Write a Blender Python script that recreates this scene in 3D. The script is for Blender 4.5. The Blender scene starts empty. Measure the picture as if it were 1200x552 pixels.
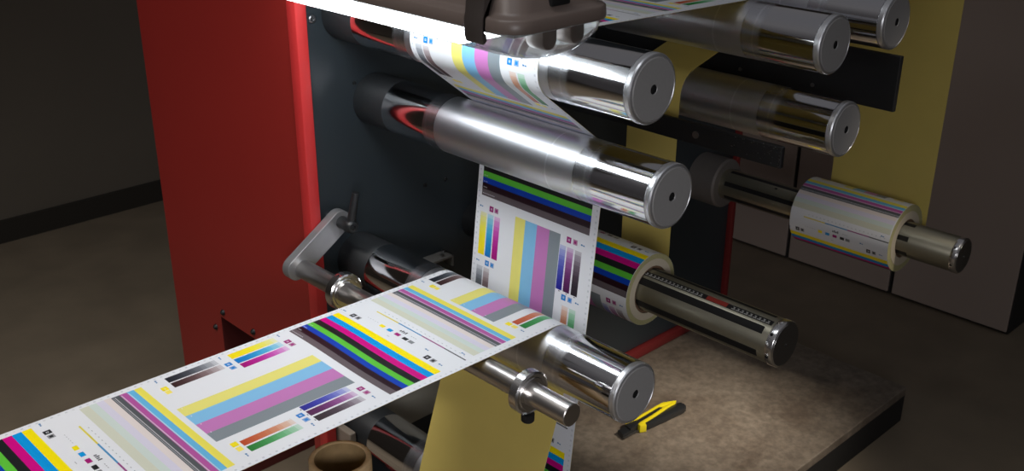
import bpy, bmesh, math, random
from mathutils import Vector, Matrix
random.seed(7)
sc = bpy.context.scene
C = sc.collection
PI = math.pi

# ------------------------------------------------------------------ camera
cam_d = bpy.data.cameras.new('camera')
cam = bpy.data.objects.new('camera', cam_d); C.objects.link(cam)
cam_R = Vector((0.71855486, -0.69545119, 0.00515215))
cam_U = Vector((0.27152576, 0.28735098, 0.91853316))
cam_F = Vector((0.64027546, 0.65861753, -0.39531036))
m = Matrix.Identity(4)
for i in range(3):
    m[i][0] = cam_R[i]; m[i][1] = cam_U[i]; m[i][2] = -cam_F[i]
m[0][3], m[1][3], m[2][3] = -1.4111206, -1.04871981, 0.67165903
cam.matrix_world = m
cam_d.sensor_width = 36.0
cam_d.lens = 1243.0 / 1200.0 * 36.0
cam_d.dof.use_dof = True
cam_d.dof.focus_distance = 2.0
cam_d.dof.aperture_fstop = 10.0
cam_d.clip_start = 0.02
sc.camera = cam

# ------------------------------------------------------------------ world, lights, exposure
w = bpy.data.worlds.new('hall'); sc.world = w; w.use_nodes = True
# dim hall: a pale lit ceiling above, darkness towards the floor
wn = w.node_tree; wtc = wn.nodes.new('ShaderNodeTexCoord'); wsp = wn.nodes.new('ShaderNodeSeparateXYZ')
wr = wn.nodes.new('ShaderNodeValToRGB')
wn.links.new(wtc.outputs['Generated'], wsp.inputs[0]); wn.links.new(wsp.outputs['Z'], wr.inputs[0])
we = wr.color_ramp.elements
we[0].position = 0.0; we[0].color = (.26, .24, .25, 1)
we[1].position = 1.0; we[1].color = (.80, .80, .88, 1)
e_ = we.new(.30); e_.color = (.40, .38, .40, 1)
e_ = we.new(.60); e_.color = (.85, .82, .85, 1)
wn.links.new(wr.outputs[0], wn.nodes['Background'].inputs[0])
wn.nodes['Background'].inputs[1].default_value = 0.13

def area(name, loc, target, sx, sy, power, col, spread=180):
    l = bpy.data.lights.new(name, 'AREA'); l.shape = 'RECTANGLE'; l.size = sx; l.size_y = sy
    l.energy = power; l.color = col; l.spread = math.radians(spread)
    o = bpy.data.objects.new(name, l); C.objects.link(o); o.location = loc
    d = Vector(target) - Vector(loc)
    o.rotation_euler = d.to_track_quat('-Z', 'Y').to_euler()
    return o
area('overhead_fill', (-0.9, 0.1, 2.3), (-0.3, 0.35, 0.0), 1.5, 0.35, 3, (0.93, 0.96, 1.0), 100)  # unseen fill added overhead for soft general light
area('overhead_fill', (1.0, -1.2, 1.4), (0.86, 0.46, -1.07), 0.25, 0.25, 1.45, (1.0, 0.90, 0.78), 18)  # added narrow beam that brightens the slab, no real fixture
area('overhead_fill', (-2.0, 0.9, 2.4), (-1.2, 1.2, -1.2), 1.2, 0.3, 13, (1.0, 0.95, 0.90), 80)  # added fill for the left floor, red panel and cardboard core
area('side_fill', (-2.4, -2.2, 0.6), (0.0, 0.5, -0.5), 1.0, 0.8, 3, (0.97, 0.96, 1.0), 50)  # fill added from the left behind the camera, stands for no window
LAMP_STRENGTH = 9.0

sc.view_settings.view_transform = 'Standard'
sc.view_settings.look = 'None'
sc.view_settings.gamma = 1
sc.view_settings.use_curve_mapping = False
sc.view_settings.exposure = 0.0

# ------------------------------------------------------------------ materials
def srgb(h):
    def f(c): return c/12.92 if c <= .04045 else ((c+.055)/1.055)**2.4
    return tuple(f(c/255) for c in h)

def mat(name, col, rough=.5, metal=0, spec=.5, noise=0, nscale=30, bump=0, bscale=200, coat=0):
    m = bpy.data.materials.new(name); m.use_nodes = True
    nt = m.node_tree; b = nt.nodes['Principled BSDF']
    b.inputs['Base Color'].default_value = (*col, 1)
    b.inputs['Roughness'].default_value = rough
    b.inputs['Metallic'].default_value = metal
    b.inputs['Specular IOR Level'].default_value = spec
    b.inputs['Coat Weight'].default_value = coat
    tc = nt.nodes.new('ShaderNodeTexCoord')
    if noise:
        n = nt.nodes.new('ShaderNodeTexNoise'); n.inputs['Scale'].default_value = nscale
        n.inputs['Detail'].default_value = 5
        nt.links.new(tc.outputs['Object'], n.inputs['Vector'])
        mp = nt.nodes.new('ShaderNodeMapRange')
        mp.inputs[3].default_value = 1-noise; mp.inputs[4].default_value = 1+noise
        nt.links.new(n.outputs['Fac'], mp.inputs[0])
        mx = nt.nodes.new('ShaderNodeVectorMath'); mx.operation = 'SCALE'
        mx.inputs[0].default_value = col
        nt.links.new(mp.outputs[0], mx.inputs['Scale'])
        nt.links.new(mx.outputs[0], b.inputs['Base Color'])
    if bump:
        n2 = nt.nodes.new('ShaderNodeTexNoise'); n2.inputs['Scale'].default_value = bscale
        nt.links.new(tc.outputs['Object'], n2.inputs['Vector'])
        bp = nt.nodes.new('ShaderNodeBump'); bp.inputs['Strength'].default_value = bump
        bp.inputs['Distance'].default_value = .001
        nt.links.new(n2.outputs['Fac'], bp.inputs['Height'])
        nt.links.new(bp.outputs['Normal'], b.inputs['Normal'])
    return m

M = {}
M['red'] = mat('red_powder_coat', (0.29, 0.020, 0.016), .40, noise=.08, nscale=3, bump=.12, bscale=500)
M['red_shade'] = mat('shaded_red_edge', (0.17, 0.014, 0.014), .55)  # darkened copy of the red, dim light put into the colour
M['recess'] = mat('recess_shade_red', (0.09, 0.010, 0.009), .6, noise=.1)  # shade inside the recess put into the colour
M['red_lit'] = mat('lit_red_edge', (0.60, 0.035, 0.035), .4, bump=.1, bscale=500)  # brightened copy of the red, lamplight on the edge put into the colour
M['plate'] = mat('dark_plate_paint', (0.026, 0.034, 0.040), .36, noise=.12, nscale=6, bump=.1, bscale=600)
M['cover'] = mat('olive_grey_cover', (0.34, 0.33, 0.28), .55, noise=.1, nscale=5)
M['black'] = mat('black_paint', (0.010, 0.010, 0.011), .45, noise=.2, nscale=20)
M['rubber'] = mat('black_collar', (0.018, 0.020, 0.022), .5, noise=.15, nscale=30)
M['plastic'] = mat('black_plastic', (0.014, 0.015, 0.016), .35)
M['cap'] = mat('cast_aluminium_cap', (0.36, 0.355, 0.35), .5, metal=.25, noise=.06, nscale=200)
M['caprim'] = mat('turned_aluminium_rim', (0.74, 0.75, 0.77), .38, metal=.9)
M['alu'] = mat('brushed_aluminium', (0.62, 0.62, 0.63), .36, metal=.9, noise=.08, nscale=60)
M['screw'] = mat('steel_screw', (0.35, 0.35, 0.36), .35, metal=1)
M['hole'] = mat('dark_hole', (0.004, 0.004, 0.004), .8)
M['liner'] = mat('yellow_liner', (0.68, 0.54, 0.15), .38, noise=.05, nscale=14)
M['taupe'] = mat('lamp_housing_plastic', (0.15, 0.115, 0.098), .38, bump=.08, bscale=400)
M['clip'] = mat('dark_brown_clip', (0.055, 0.045, 0.040), .4)
M['reflector'] = mat('grey_tray', (0.30, 0.31, 0.31), .5)
M['kraft'] = mat('kraft_board', (0.72, 0.50, 0.27), .75, noise=.14, nscale=90, bump=.3, bscale=300)
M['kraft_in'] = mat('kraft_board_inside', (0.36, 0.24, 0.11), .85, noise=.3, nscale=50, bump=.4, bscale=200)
M['corewhite'] = mat('pale_core', (0.62, 0.55, 0.42), .6)
M['corebrown'] = mat('brown_core', (0.17, 0.10, 0.06), .7)
M['corebrown2'] = mat('beige_block', (0.30, 0.25, 0.20), .6)
M['shaftcollar2'] = mat('dull_bracket', (0.22, 0.21, 0.20), .5, metal=.5)
M['armgrey'] = mat('satin_grey_arm', (0.36, 0.36, 0.37), .42, metal=.7, noise=.06, nscale=60)
M['rolledge'] = mat('rolled_web_edge', (0.46, 0.43, 0.22), .5, noise=.15, nscale=120)
M['shaft'] = mat('shaft_steel', (0.36, 0.34, 0.26), .36, metal=.9, noise=.05, nscale=40)
M['slot'] = mat('black_strip', (0.008, 0.008, 0.008), .5)
M['tickmark'] = mat('white_scale_mark', (0.36, 0.36, 0.34), .5)
M['redmark'] = mat('red_scale_mark', (0.30, 0.03, 0.02), .5)
M['knifey'] = mat('yellow_knife_plastic', (0.68, 0.56, 0.01), .4)
M['blade'] = mat('knife_blade_steel', (0.18, 0.17, 0.16), .4, metal=.9)
M['cabinet'] = mat('offwhite_cabinet', (0.42, 0.34, 0.29), .5, noise=.05, nscale=2)
M['gap'] = mat('dark_gap', (0.02, 0.018, 0.016), .8)
M['wall'] = mat('grey_wall', (0.16, 0.14, 0.11), .8, noise=.1, nscale=2)
M['skirt'] = mat('dark_skirting', (0.03, 0.026, 0.02), .7)

# steel rod: fine turning marks
def turned(name, col, r0, r1):
    m = mat(name, col, r0, metal=1); nt = m.node_tree; b = nt.nodes['Principled BSDF']
    tc = nt.nodes.new('ShaderNodeTexCoord'); mp = nt.nodes.new('ShaderNodeMapping')
    mp.inputs['Scale'].default_value = (.5, 60, .5)
    n = nt.nodes.new('ShaderNodeTexNoise'); n.inputs['Scale'].default_value = 1; n.inputs['Detail'].default_value = 3
    nt.links.new(tc.outputs['Object'], mp.inputs[0]); nt.links.new(mp.outputs[0], n.inputs['Vector'])
    r = nt.nodes.new('ShaderNodeMapRange'); r.inputs[1].default_value = .3; r.inputs[2].default_value = .7
    r.inputs[3].default_value = r0; r.inputs[4].default_value = r1
    return m
M['rod'] = turned('turned_rod_steel', (0.66, 0.63, 0.60), .30, .31)
M['ring'] = turned('turned_ring_steel', (0.74, 0.73, 0.72), .22, .22)

# roller barrel: mirror-bright ends, a dull worn zone where the web runs, turning rings
def barrel_material():
    m = bpy.data.materials.new('roller_aluminium'); m.use_nodes = True
    nt = m.node_tree; N = nt.nodes; L = nt.links; b = N['Principled BSDF']
    b.inputs['Metallic'].default_value = 1
    tc = N.new('ShaderNodeTexCoord'); sp = N.new('ShaderNodeSeparateXYZ'); L.new(tc.outputs['Object'], sp.inputs[0])
    def mr(src, a, bb, c, d):
        r = N.new('ShaderNodeMapRange'); r.interpolation_type = 'SMOOTHSTEP'
        for i, v in zip((1, 2, 3, 4), (a, bb, c, d)): r.inputs[i].default_value = v
        L.new(src, r.inputs[0]); return r.outputs[0]
    def mth(op, a, bb):
        n = N.new('ShaderNodeMath'); n.operation = op
        for i, v in enumerate((a, bb)):
            if isinstance(v, (int, float)): n.inputs[i].default_value = v
            else: L.new(v, n.inputs[i])
        return n.outputs[0]
    y = sp.outputs['Y']
    lo = mr(y, -.722, -.710, 0, 1); hi = mr(y, -.246, -.238, 1, 0)
    wear = mth('MULTIPLY', lo, hi)
    mid = mth('MULTIPLY', mr(y, -.672, -.667, 0, 1), mr(y, -.282, -.278, 1, 0))
    # turning rings: noise that varies fast along the axis only
    mp = N.new('ShaderNodeMapping'); mp.inputs['Scale'].default_value = (.3, 90, .3); L.new(tc.outputs['Object'], mp.inputs[0])
    nz = N.new('ShaderNodeTexNoise'); nz.inputs['Scale'].default_value = 1; nz.inputs['Detail'].default_value = 4
    L.new(mp.outputs[0], nz.inputs['Vector'])
    mp2 = N.new('ShaderNodeMapping'); mp2.inputs['Scale'].default_value = (9, 5, 9); L.new(tc.outputs['Object'], mp2.inputs[0])
    nz2 = N.new('ShaderNodeTexNoise'); nz2.inputs['Scale'].default_value = 1; nz2.inputs['Detail'].default_value = 6
    L.new(mp2.outputs[0], nz2.inputs['Vector'])
    ring = mr(nz.outputs['Fac'], .25, .75, 0, 1)
    blot = mr(nz2.outputs['Fac'], .2, .8, 0, 1)
    ra = mth('ADD', .095, 0.0)
    rw = mth('ADD', mth('ADD', .25, mth('MULTIPLY', mid, .12)), mth('MULTIPLY', blot, .03))
    mix = N.new('ShaderNodeMix'); L.new(wear, mix.inputs[0]); L.new(ra, mix.inputs[2]); L.new(rw, mix.inputs[3])
    L.new(mix.outputs[0], b.inputs['Roughness'])
    cm = N.new('ShaderNodeMix'); cm.data_type = 'RGBA'; L.new(wear, cm.inputs[0])
    cm.inputs[6].default_value = (.74, .74, .755, 1); cm.inputs[7].default_value = (.80, .815, .86, 1)
    tint = N.new('ShaderNodeValToRGB'); tr = N.new('ShaderNodeMapRange')
    tr.inputs[1].default_value = -.86; tr.inputs[2].default_value = -.10; L.new(y, tr.inputs[0]); L.new(tr.outputs[0], tint.inputs[0])
    tint.color_ramp.interpolation = 'LINEAR'
    el = tint.color_ramp.elements; el[0].color = el[1].color = (.87, .87, .87, 1)
    def ringline(yy, c, wd=.0012):
        p0 = (yy-.856+.86)/.76
        for pp, cc in ((p0-wd*1.4, .87), (p0, c), (p0+wd*1.4, .87)):
            e = el.new(pp); e.color = (cc, cc, cc, 1)
    for yy, c in ((.6130, 1.25), (.6040, 1.2), (.5960, .80), (.5855, 1.15), (.1560, 1.2), (.1760, .82), (.2540, 1.15), (.4800, .86)): ringline(yy, c)
    tm = N.new('ShaderNodeMix'); tm.data_type = 'RGBA'; tm.blend_type = 'MULTIPLY'; L.new(wear, tm.inputs[0])
    L.new(cm.outputs[2], tm.inputs[6]); L.new(tint.outputs[0], tm.inputs[7]); L.new(tm.outputs[2], b.inputs['Base Color'])
    return m
M['barrel'] = barrel_material()

def print_material():
    m = bpy.data.materials.new('printed_label_stock'); m.use_nodes = True
    nt = m.node_tree; b = nt.nodes['Principled BSDF']
    a = nt.nodes.new('ShaderNodeAttribute'); a.attribute_name = 'print'
    nt.links.new(a.outputs['Color'], b.inputs['Base Color'])
    b.inputs['Roughness'].default_value = .38
    b.inputs['Specular IOR Level'].default_value = .45
    return m
M['print'] = print_material()

def emit_material(name, col, s):
    m = bpy.data.materials.new(name); m.use_nodes = True; nt = m.node_tree
    nt.nodes.remove(nt.nodes['Principled BSDF'])
    e = nt.nodes.new('ShaderNodeEmission'); e.inputs[0].default_value = (*col, 1); e.inputs[1].default_value = s
    nt.links.new(e.outputs[0], nt.nodes['Material Output'].inputs[0]); return m
M['tube'] = emit_material('lit_diffuser', (0.92, 0.96, 1.0), LAMP_STRENGTH)

def clear_material():
    m = bpy.data.materials.new('clear_lens_plastic'); m.use_nodes = True; nt = m.node_tree
    nt.nodes.remove(nt.nodes['Principled BSDF'])
    t = nt.nodes.new('ShaderNodeBsdfTransparent'); t.inputs[0].default_value = (.93, .95, .95, 1)
    g = nt.nodes.new('ShaderNodeBsdfGlossy'); g.inputs['Roughness'].default_value = .08
    g.inputs[0].default_value = (1, 1, 1, 1)
    f = nt.nodes.new('ShaderNodeFresnel'); f.inputs[0].default_value = 1.5
    mth = nt.nodes.new('ShaderNodeMath'); mth.operation = 'MULTIPLY_ADD'; mth.inputs[1].default_value = .8; mth.inputs[2].default_value = .02
    nt.links.new(f.outputs[0], mth.inputs[0])
    x = nt.nodes.new('ShaderNodeMixShader')
    nt.links.new(mth.outputs[0], x.inputs[0]); nt.links.new(t.outputs[0], x.inputs[1]); nt.links.new(g.outputs[0], x.inputs[2])
    nt.links.new(x.outputs[0], nt.nodes['Material Output'].inputs[0]); return m
M['lens'] = clear_material()

def slab_material():
    m = bpy.data.materials.new('stained_slab'); m.use_nodes = True
    nt = m.node_tree; N = nt.nodes; L = nt.links; b = N['Principled BSDF']
    tc = N.new('ShaderNodeTexCoord')
    def noise(s, d, dist=0):
        n = N.new('ShaderNodeTexNoise'); n.inputs['Scale'].default_value = s; n.inputs['Detail'].default_value = d
        n.inputs['Distortion'].default_value = dist; n.inputs['Roughness'].default_value = .65
        L.new(tc.outputs['Object'], n.inputs['Vector']); return n.outputs['Fac']
    r = N.new('ShaderNodeValToRGB'); L.new(noise(4.5, 8, .6), r.inputs[0])
    e = r.color_ramp.elements; e[0].position = .36; e[0].color = (.115, .090, .068, 1); e[1].position = .66; e[1].color = (.205, .175, .140, 1)
    r2 = N.new('ShaderNodeValToRGB'); L.new(noise(45, 6), r2.inputs[0])
    e = r2.color_ramp.elements; e[0].position = .38; e[0].color = (.72, .70, .68, 1); e[1].position = .7; e[1].color = (1.18, 1.16, 1.12, 1)
    x = N.new('ShaderNodeMix'); x.data_type = 'RGBA'; x.blend_type = 'MULTIPLY'; x.inputs[0].default_value = 1
    L.new(r.outputs[0], x.inputs[6]); L.new(r2.outputs[0], x.inputs[7]); L.new(x.outputs[2], b.inputs['Base Color'])
    b.inputs['Roughness'].default_value = .6
    return m
M['slab'] = slab_material()
M['floor'] = mat('concrete_floor', (0.20, 0.16, 0.11), .65, noise=.3, nscale=5)
M['slabside'] = mat('dark_slab_side', (0.012, 0.011, 0.010), .7)

# ------------------------------------------------------------------ helpers
WORLD = {}
def setp(o, **k):
    for a, v in k.items():
        if v is not None: o[a] = v
def thing(name, label, cat, loc, group=None):
    o = bpy.data.objects.new(name, None); C.objects.link(o); o.location = loc
    o.empty_display_size = .05
    setp(o, label=label, category=cat, group=group); WORLD[o.name] = Vector(loc); return o
def obj(name, bm, material, parent=None, smooth=True, loc=None, label=None, ang=40):
    base = WORLD[parent.name] if parent else Vector(loc or (0, 0, 0))
    bmesh.ops.translate(bm, verts=bm.verts, vec=-base)
    bmesh.ops.recalc_face_normals(bm, faces=bm.faces)
    me = bpy.data.meshes.new(name); bm.to_mesh(me); bm.free()
    for mt in (material if isinstance(material, (list, tuple)) else [material]): me.materials.append(mt)
    if smooth:
        me.polygons.foreach_set('use_smooth', [True]*len(me.polygons))
        try: me.set_sharp_from_angle(angle=math.radians(ang))
        except Exception: pass
    o = bpy.data.objects.new(name, me); C.objects.link(o)
    WORLD[o.name] = base.copy()
    if parent: o.parent = parent
    else: o.location = base
    if label: o['label'] = label
    return o
def BM(): return bmesh.new()
def add_lathe(bm, prof, x, z, n=96, axis='Y', y=0, mi=0, close=False):
    """prof: list of (h, r) along the axis"""
    rows = []
    for h, r in prof:
        if r < 1e-6:
            p = (x, h, z) if axis == 'Y' else (x, y, h)
            rows.append([bm.verts.new(p)])
        else:
            row = []
            for i in range(n):
                a = 2*PI*i/n
                p = (x+r*math.cos(a), h, z+r*math.sin(a)) if axis == 'Y' else (x+r*math.cos(a), y+r*math.sin(a), h)
                row.append(bm.verts.new(p))
            rows.append(row)
    if close: rows.append(rows[0])
    for A, B in zip(rows, rows[1:]):
        for i in range(n):
            j = (i+1) % n
            if len(A) == 1 and len(B) == 1: continue
            if len(A) == 1: f = bm.faces.new((A[0], B[i], B[j]))
            elif len(B) == 1: f = bm.faces.new((A[i], A[j], B[0]))
            else: f = bm.faces.new((A[i], A[j], B[j], B[i]))
            f.material_index = mi
    return bm
def lathe(prof, x, z, n=96, **k): return add_lathe(BM(), prof, x, z, n, **k)
def add_box(bm, x0, x1, y0, y1, z0, z1, bev=0, seg=2, mi=0):
    b2 = BM()
    bmesh.ops.create_cube(b2, size=1)
    for v in b2.verts:
        v.co = Vector(((x0+x1)/2+v.co.x*(x1-x0), (y0+y1)/2+v.co.y*(y1-y0), (z0+z1)/2+v.co.z*(z1-z0)))
    if bev: bmesh.ops.bevel(b2, geom=b2.edges[:], offset=bev, segments=seg, affect='EDGES', profile=.5)
    me = bpy.data.meshes.new('tmp'); b2.to_mesh(me); b2.free()
    n0 = len(bm.faces); bm.from_mesh(me); bpy.data.meshes.remove(me)
    bm.faces.ensure_lookup_table()
    for f in bm.faces[n0:]: f.material_index = mi
    return bm
def box(*a, **k): return add_box(BM(), *a, **k)
def add_prism(bm, poly, axis, a, b, bev=0, mi=0, holes=None):
    """poly: 2-D outline; axis 'Y' -> (x,z); 'X' -> (y,z); 'Z' -> (x,y)"""
    def P(u, v, t):
        return {'Y': (u, t, v), 'X': (t, u, v), 'Z': (u, v, t)}[axis]
    b2 = BM()
    v0 = [b2.verts.new(P(u, v, a)) for u, v in poly]; v1 = [b2.verts.new(P(u, v, b)) for u, v in poly]
    b2.faces.new(v0); b2.faces.new(v1[::-1]); n = len(poly); rim = []
    for i in range(n): b2.faces.new((v0[i], v0[(i+1) % n], v1[(i+1) % n], v1[i]))
    bmesh.ops.recalc_face_normals(b2, faces=b2.faces)
    if bev:
        eg = [e for e in b2.edges if (e.verts[0] in v0 and e.verts[1] in v0) or (e.verts[0] in v1 and e.verts[1] in v1)]
        bmesh.ops.bevel(b2, geom=eg, offset=bev, segments=2, affect='EDGES', profile=.5)
    me = bpy.data.meshes.new('tmp'); b2.to_mesh(me); b2.free()
    n0 = len(bm.faces); bm.from_mesh(me); bpy.data.meshes.remove(me)
    bm.faces.ensure_lookup_table()
    for f in bm.faces[n0:]: f.material_index = mi
    return bm
def prism(*a, **k): return add_prism(BM(), *a, **k)
def add_rod(bm, p0, p1, r0, r1=None, n=24, mi=0):
    p0 = Vector(p0); p1 = Vector(p1); r1 = r0 if r1 is None else r1
    d = (p1-p0).normalized(); u = d.orthogonal().normalized(); v = d.cross(u)
    A = [bm.verts.new(p0+(u*math.cos(2*PI*i/n)+v*math.sin(2*PI*i/n))*r0) for i in range(n)]
    B = [bm.verts.new(p1+(u*math.cos(2*PI*i/n)+v*math.sin(2*PI*i/n))*r1) for i in range(n)]
    fs = [bm.faces.new(A), bm.faces.new(B[::-1])]
    fs += [bm.faces.new((A[i], A[(i+1) % n], B[(i+1) % n], B[i])) for i in range(n)]
    for f in fs: f.material_index = mi
    return bm
def stadium(ax, az, bx, bz, r, n=14):
    a = math.atan2(bz-az, bx-ax); out = []
    for i in range(n+1):
        t = a-PI/2+PI*i/n; out.append((bx+r*math.cos(t), bz+r*math.sin(t)))
    for i in range(n+1):
        t = a+PI/2+PI*i/n; out.append((ax+r*math.cos(t), az+r*math.sin(t)))
    return out
def arc_strip(bm, x, z, r, a0, a1, y0, y1, thick=.0006, n=6, mi=0):
    """thin raised strip lying on a cylinder (angles in degrees)"""
    rows = []
    for i in range(n+1):
        a = math.radians(a0+(a1-a0)*i/n); c, s = math.cos(a), math.sin(a)
        rows.append([bm.verts.new((x+q*c, y, z+q*s)) for q, y in ((r-.001, y0), (r+thick, y0), (r+thick, y1), (r-.001, y1))])
    for A, B in zip(rows, rows[1:]):
        for k in range(3): bm.faces.new((A[k], A[k+1], B[k+1], B[k])).material_index = mi
    bm.faces.new(rows[0]).material_index = mi; bm.faces.new(rows[-1][::-1]).material_index = mi
    return bm
def struct(name, bm, material, **k):
    o = obj(name, bm, material, smooth=False, **k); o['kind'] = 'structure'; return o

# ------------------------------------------------------------------ the room
FLOOR = -1.20
struct('floor', box(-4, 5, -3.5, 4.2, FLOOR-.05, FLOOR), M['floor'])
struct('wall_back', box(-4, 5, 3.55, 3.65, FLOOR, 2.6), M['wall'])
struct('baseboard_back', box(-4, 5, 3.53, 3.55, FLOOR, FLOOR+.10), M['skirt'])
struct('wall_right', box(4.0, 4.1, -3.5, 3.55, FLOOR, 2.6), M['wall'])

# ------------------------------------------------------------------ slab under the machine
SL = -1.075
b = box(-.9, 1.482, .147, .845, FLOOR+.001, SL-.002, mi=1)
add_box(b, -.9, 1.482, .145, .845, SL-.03, SL, bev=.003)
o = obj('base_slab', b, [M['slab'], M['slabside']], smooth=False)
setp(o, label='stained brown slab under the rollers, the yellow knife lies on it', category='slab')

# ------------------------------------------------------------------ printing press body
XL, XR, YP = -.203, 1.49, .856
press = thing('printing_press', 'red printing press housing with a dark mounting plate that carries all the rollers', 'printing press', (-.2, .87, FLOOR))
# red side wall facing left, with the rectangular recess low down
b = BM()
y0, y1, z0, z1 = .862, 1.575, FLOOR+.001, .95
ry0, ry1, rz1 = .90, 1.318, -.664
vs = {}
def V(y, z, x=XL):
    k = (round(y, 4), round(z, 4), round(x, 4))
    if k not in vs: vs[k] = b.verts.new((x, y, z))
    return vs[k]
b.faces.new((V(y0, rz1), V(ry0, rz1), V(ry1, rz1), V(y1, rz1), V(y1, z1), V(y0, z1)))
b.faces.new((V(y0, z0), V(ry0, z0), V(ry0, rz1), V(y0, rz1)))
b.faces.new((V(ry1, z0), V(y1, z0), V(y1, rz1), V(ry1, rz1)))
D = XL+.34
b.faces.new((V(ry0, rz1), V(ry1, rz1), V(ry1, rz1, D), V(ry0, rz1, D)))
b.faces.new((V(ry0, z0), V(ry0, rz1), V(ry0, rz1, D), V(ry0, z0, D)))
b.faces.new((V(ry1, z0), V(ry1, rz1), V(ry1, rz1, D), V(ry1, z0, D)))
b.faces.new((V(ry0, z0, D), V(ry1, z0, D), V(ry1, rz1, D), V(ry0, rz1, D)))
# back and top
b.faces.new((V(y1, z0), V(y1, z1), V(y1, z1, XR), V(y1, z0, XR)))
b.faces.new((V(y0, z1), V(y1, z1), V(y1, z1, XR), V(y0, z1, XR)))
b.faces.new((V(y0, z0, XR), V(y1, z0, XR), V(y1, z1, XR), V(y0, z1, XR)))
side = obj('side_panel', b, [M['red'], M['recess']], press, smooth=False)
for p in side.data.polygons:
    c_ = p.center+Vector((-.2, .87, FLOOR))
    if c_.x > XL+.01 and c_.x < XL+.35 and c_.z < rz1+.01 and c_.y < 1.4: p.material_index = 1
# red front edge: lit tone painted on left upright, shaded tone right and bottom
obj('front_edge', box(XL-.003, -.177, .838, .872, SL+.002, .95, bev=.004), M['red_lit'], press, label='red upright edge left of the dark plate, lit tone put into its colour')
obj('front_edge', box(1.476, 1.494, .838, .872, SL+.002, .95, bev=.004), M['red_shade'], press, label='red upright edge right of the dark plate, shaded tone put into its colour')
obj('bottom_edge', box(-.177, 1.476, .838, .872, SL+.002, SL+.034, bev=.003), M['red_shade'], press)
obj('mounting_plate', box(-.172, 1.474, YP, .868, SL+.036, .95, bev=.002), M['plate'], press, smooth=False)
obj('lower_cover', box(-.024, .33, .849, YP-.0004, -.902, -.56, bev=.002), M['cover'], press, smooth=False, label='olive grey cover sheet low on the dark plate')
b = box(-.171, -.1525, .79, YP-.0004, -.87, -.80, bev=.003)
obj('mounting_block', b, M['corebrown2'], press, smooth=False)
# screws: plate and side panel
def screw_head(x, y, z, nrm, r=.008):
    bb = BM()
    if nrm == 'Y':
        add_lathe(bb, [(y+.001, r), (y-.0015, r), (y-.003, r*.8), (y-.003, r*.45), (y-.001, r*.4), (y-.001, 0)], x, z, 20)
    else:
        d = Vector((-1, 0, 0))
        add_rod(bb, (x+.001, y, z), (x-.005, y, z), r, r*.75, 18)
        add_rod(bb, (x-.004, y, z), (x-.0075, y, z), r*.55, r*.5, 6)
    return bb
for x, z, r in ((-.153, .203, .009), (-.054, .046, .005), (.141, -.248, .006), (.207, -.249, .006), (.10, .40, .009), (1.3, .05, .009)):
    obj('screw', screw_head(x, YP, z, 'Y', r), M['screw'] if r > .008 else M['plastic'], press)
for y, z in ((1.302, -.645), (1.352, -.708), (1.150, -.644), (1.0, -.644)):
    obj('bolt', screw_head(XL, y, z, 'X', .009), M['black'], press)
# small angle bracket behind the lowest big roller
b = box(.125, .195, .815, .855, -.445, -.439, bev=.001); add_box(b, .190, .195, .815, .855, -.470, -.439, bev=.001)
obj('angle_bracket', b, M['shaftcollar2'], press, smooth=False)
for yy in (.825, .845):
    obj('screw', add_rod(BM(), (.14+yy-.8, yy, -.4375), (.14+yy-.8, yy, -.432), .005, n=12), M['screw'], press)

# black cantilever bars between the roller groups
bar = thing('support_bar', 'flat black scuffed metal bar with a screw, sticking out between the right-hand rollers', 'bar', (.45, YP, -.047))
obj('bar_body', box(.438, .451, .055, YP, -.071, -.023, bev=.003), M['black'], bar, smooth=False)
b = BM(); add_rod(b, (.438, .274, -.047), (.4365, .274, -.047), .0085, n=20); add_rod(b, (.4367, .274, -.047), (.436, .274, -.047), .0045, n=6)
obj('screw', b, M['screw'], bar)
# paint chips along the end of the bar
b = BM(); rr = random.Random(3)
for k in range(46):
    yy = .058+abs(rr.gauss(0, .055)); zz = -.0245-abs(rr.gauss(0, .012)) if k % 3 else rr.uniform(-.070, -.024)
    if k % 5 == 0: yy = .058+rr.uniform(0, .003); zz = rr.uniform(-.069, -.025)
    s = rr.uniform(.0005, .0014)
    add_box(b, .4374, .4381, yy, yy+s*rr.uniform(1, 3), zz, zz+s)
obj('paint_chips', b, M['screw'], bar, smooth=False)
beam = thing('cross_beam', 'wide black beam with two small screws behind the two right-hand rollers', 'beam', (.76, YP, .07))
obj('beam_body', box(.752, .765, -.02, YP, .004, .128, bev=.002), M['black'], beam, smooth=False)
for y in (.382, .183):
    obj('screw', add_rod(BM(), (.7525, y, .026), (.7505, y, .026), .005, n=14), M['screw'], beam)

# ------------------------------------------------------------------ guide rollers
R = .0600
def make_roller(x, z, label):
    t = thing('guide_roller', label, 'roller', (x, YP, z), 'big polished rollers on the dark plate')
    obj('barrel', lathe([(.0150, 0), (.0150, R-.001), (.0155, R), (.40, R), (.7525, R), (.7525, R-.001)], x, z, 160), M['barrel'], t, ang=30)
    obj('collar', lathe([(.7530, R-.004), (.7530, R-.0006), (.7545, R+.0002), (YP-.0004, R+.0002), (YP-.0004, 0)], x, z, 96), M['rubber'], t, label='black collar against the plate')
    obj('end_cap', lathe([(.0152, R-.002), (.0140, R-.0022), (.0132, R+.0003), (.0050, R+.0003), (.0022, R-.0012), (.0012, R-.0032), (.0008, R-.0050),
                          (.0016, R-.0056), (.0008, R-.0066), (0, R-.0078), (0, .0092), (.0010, .0082), (.0060, .0080)], x, z, 128), [M['cap'], M['caprim']], t, label='grey end cap with a centre hole', ang=28)
    me = t.children[-1].data
    for p in me.polygons:
        r = math.hypot(p.center.x, p.center.z); yy = p.center.y+YP
        if r > R-.0055: p.material_index = 1
    obj('axle_hole', lathe([(.0012, .0079), (.0050, .0079), (.0050, 0)], x, z, 32), M['hole'], t)
    return t
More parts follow.
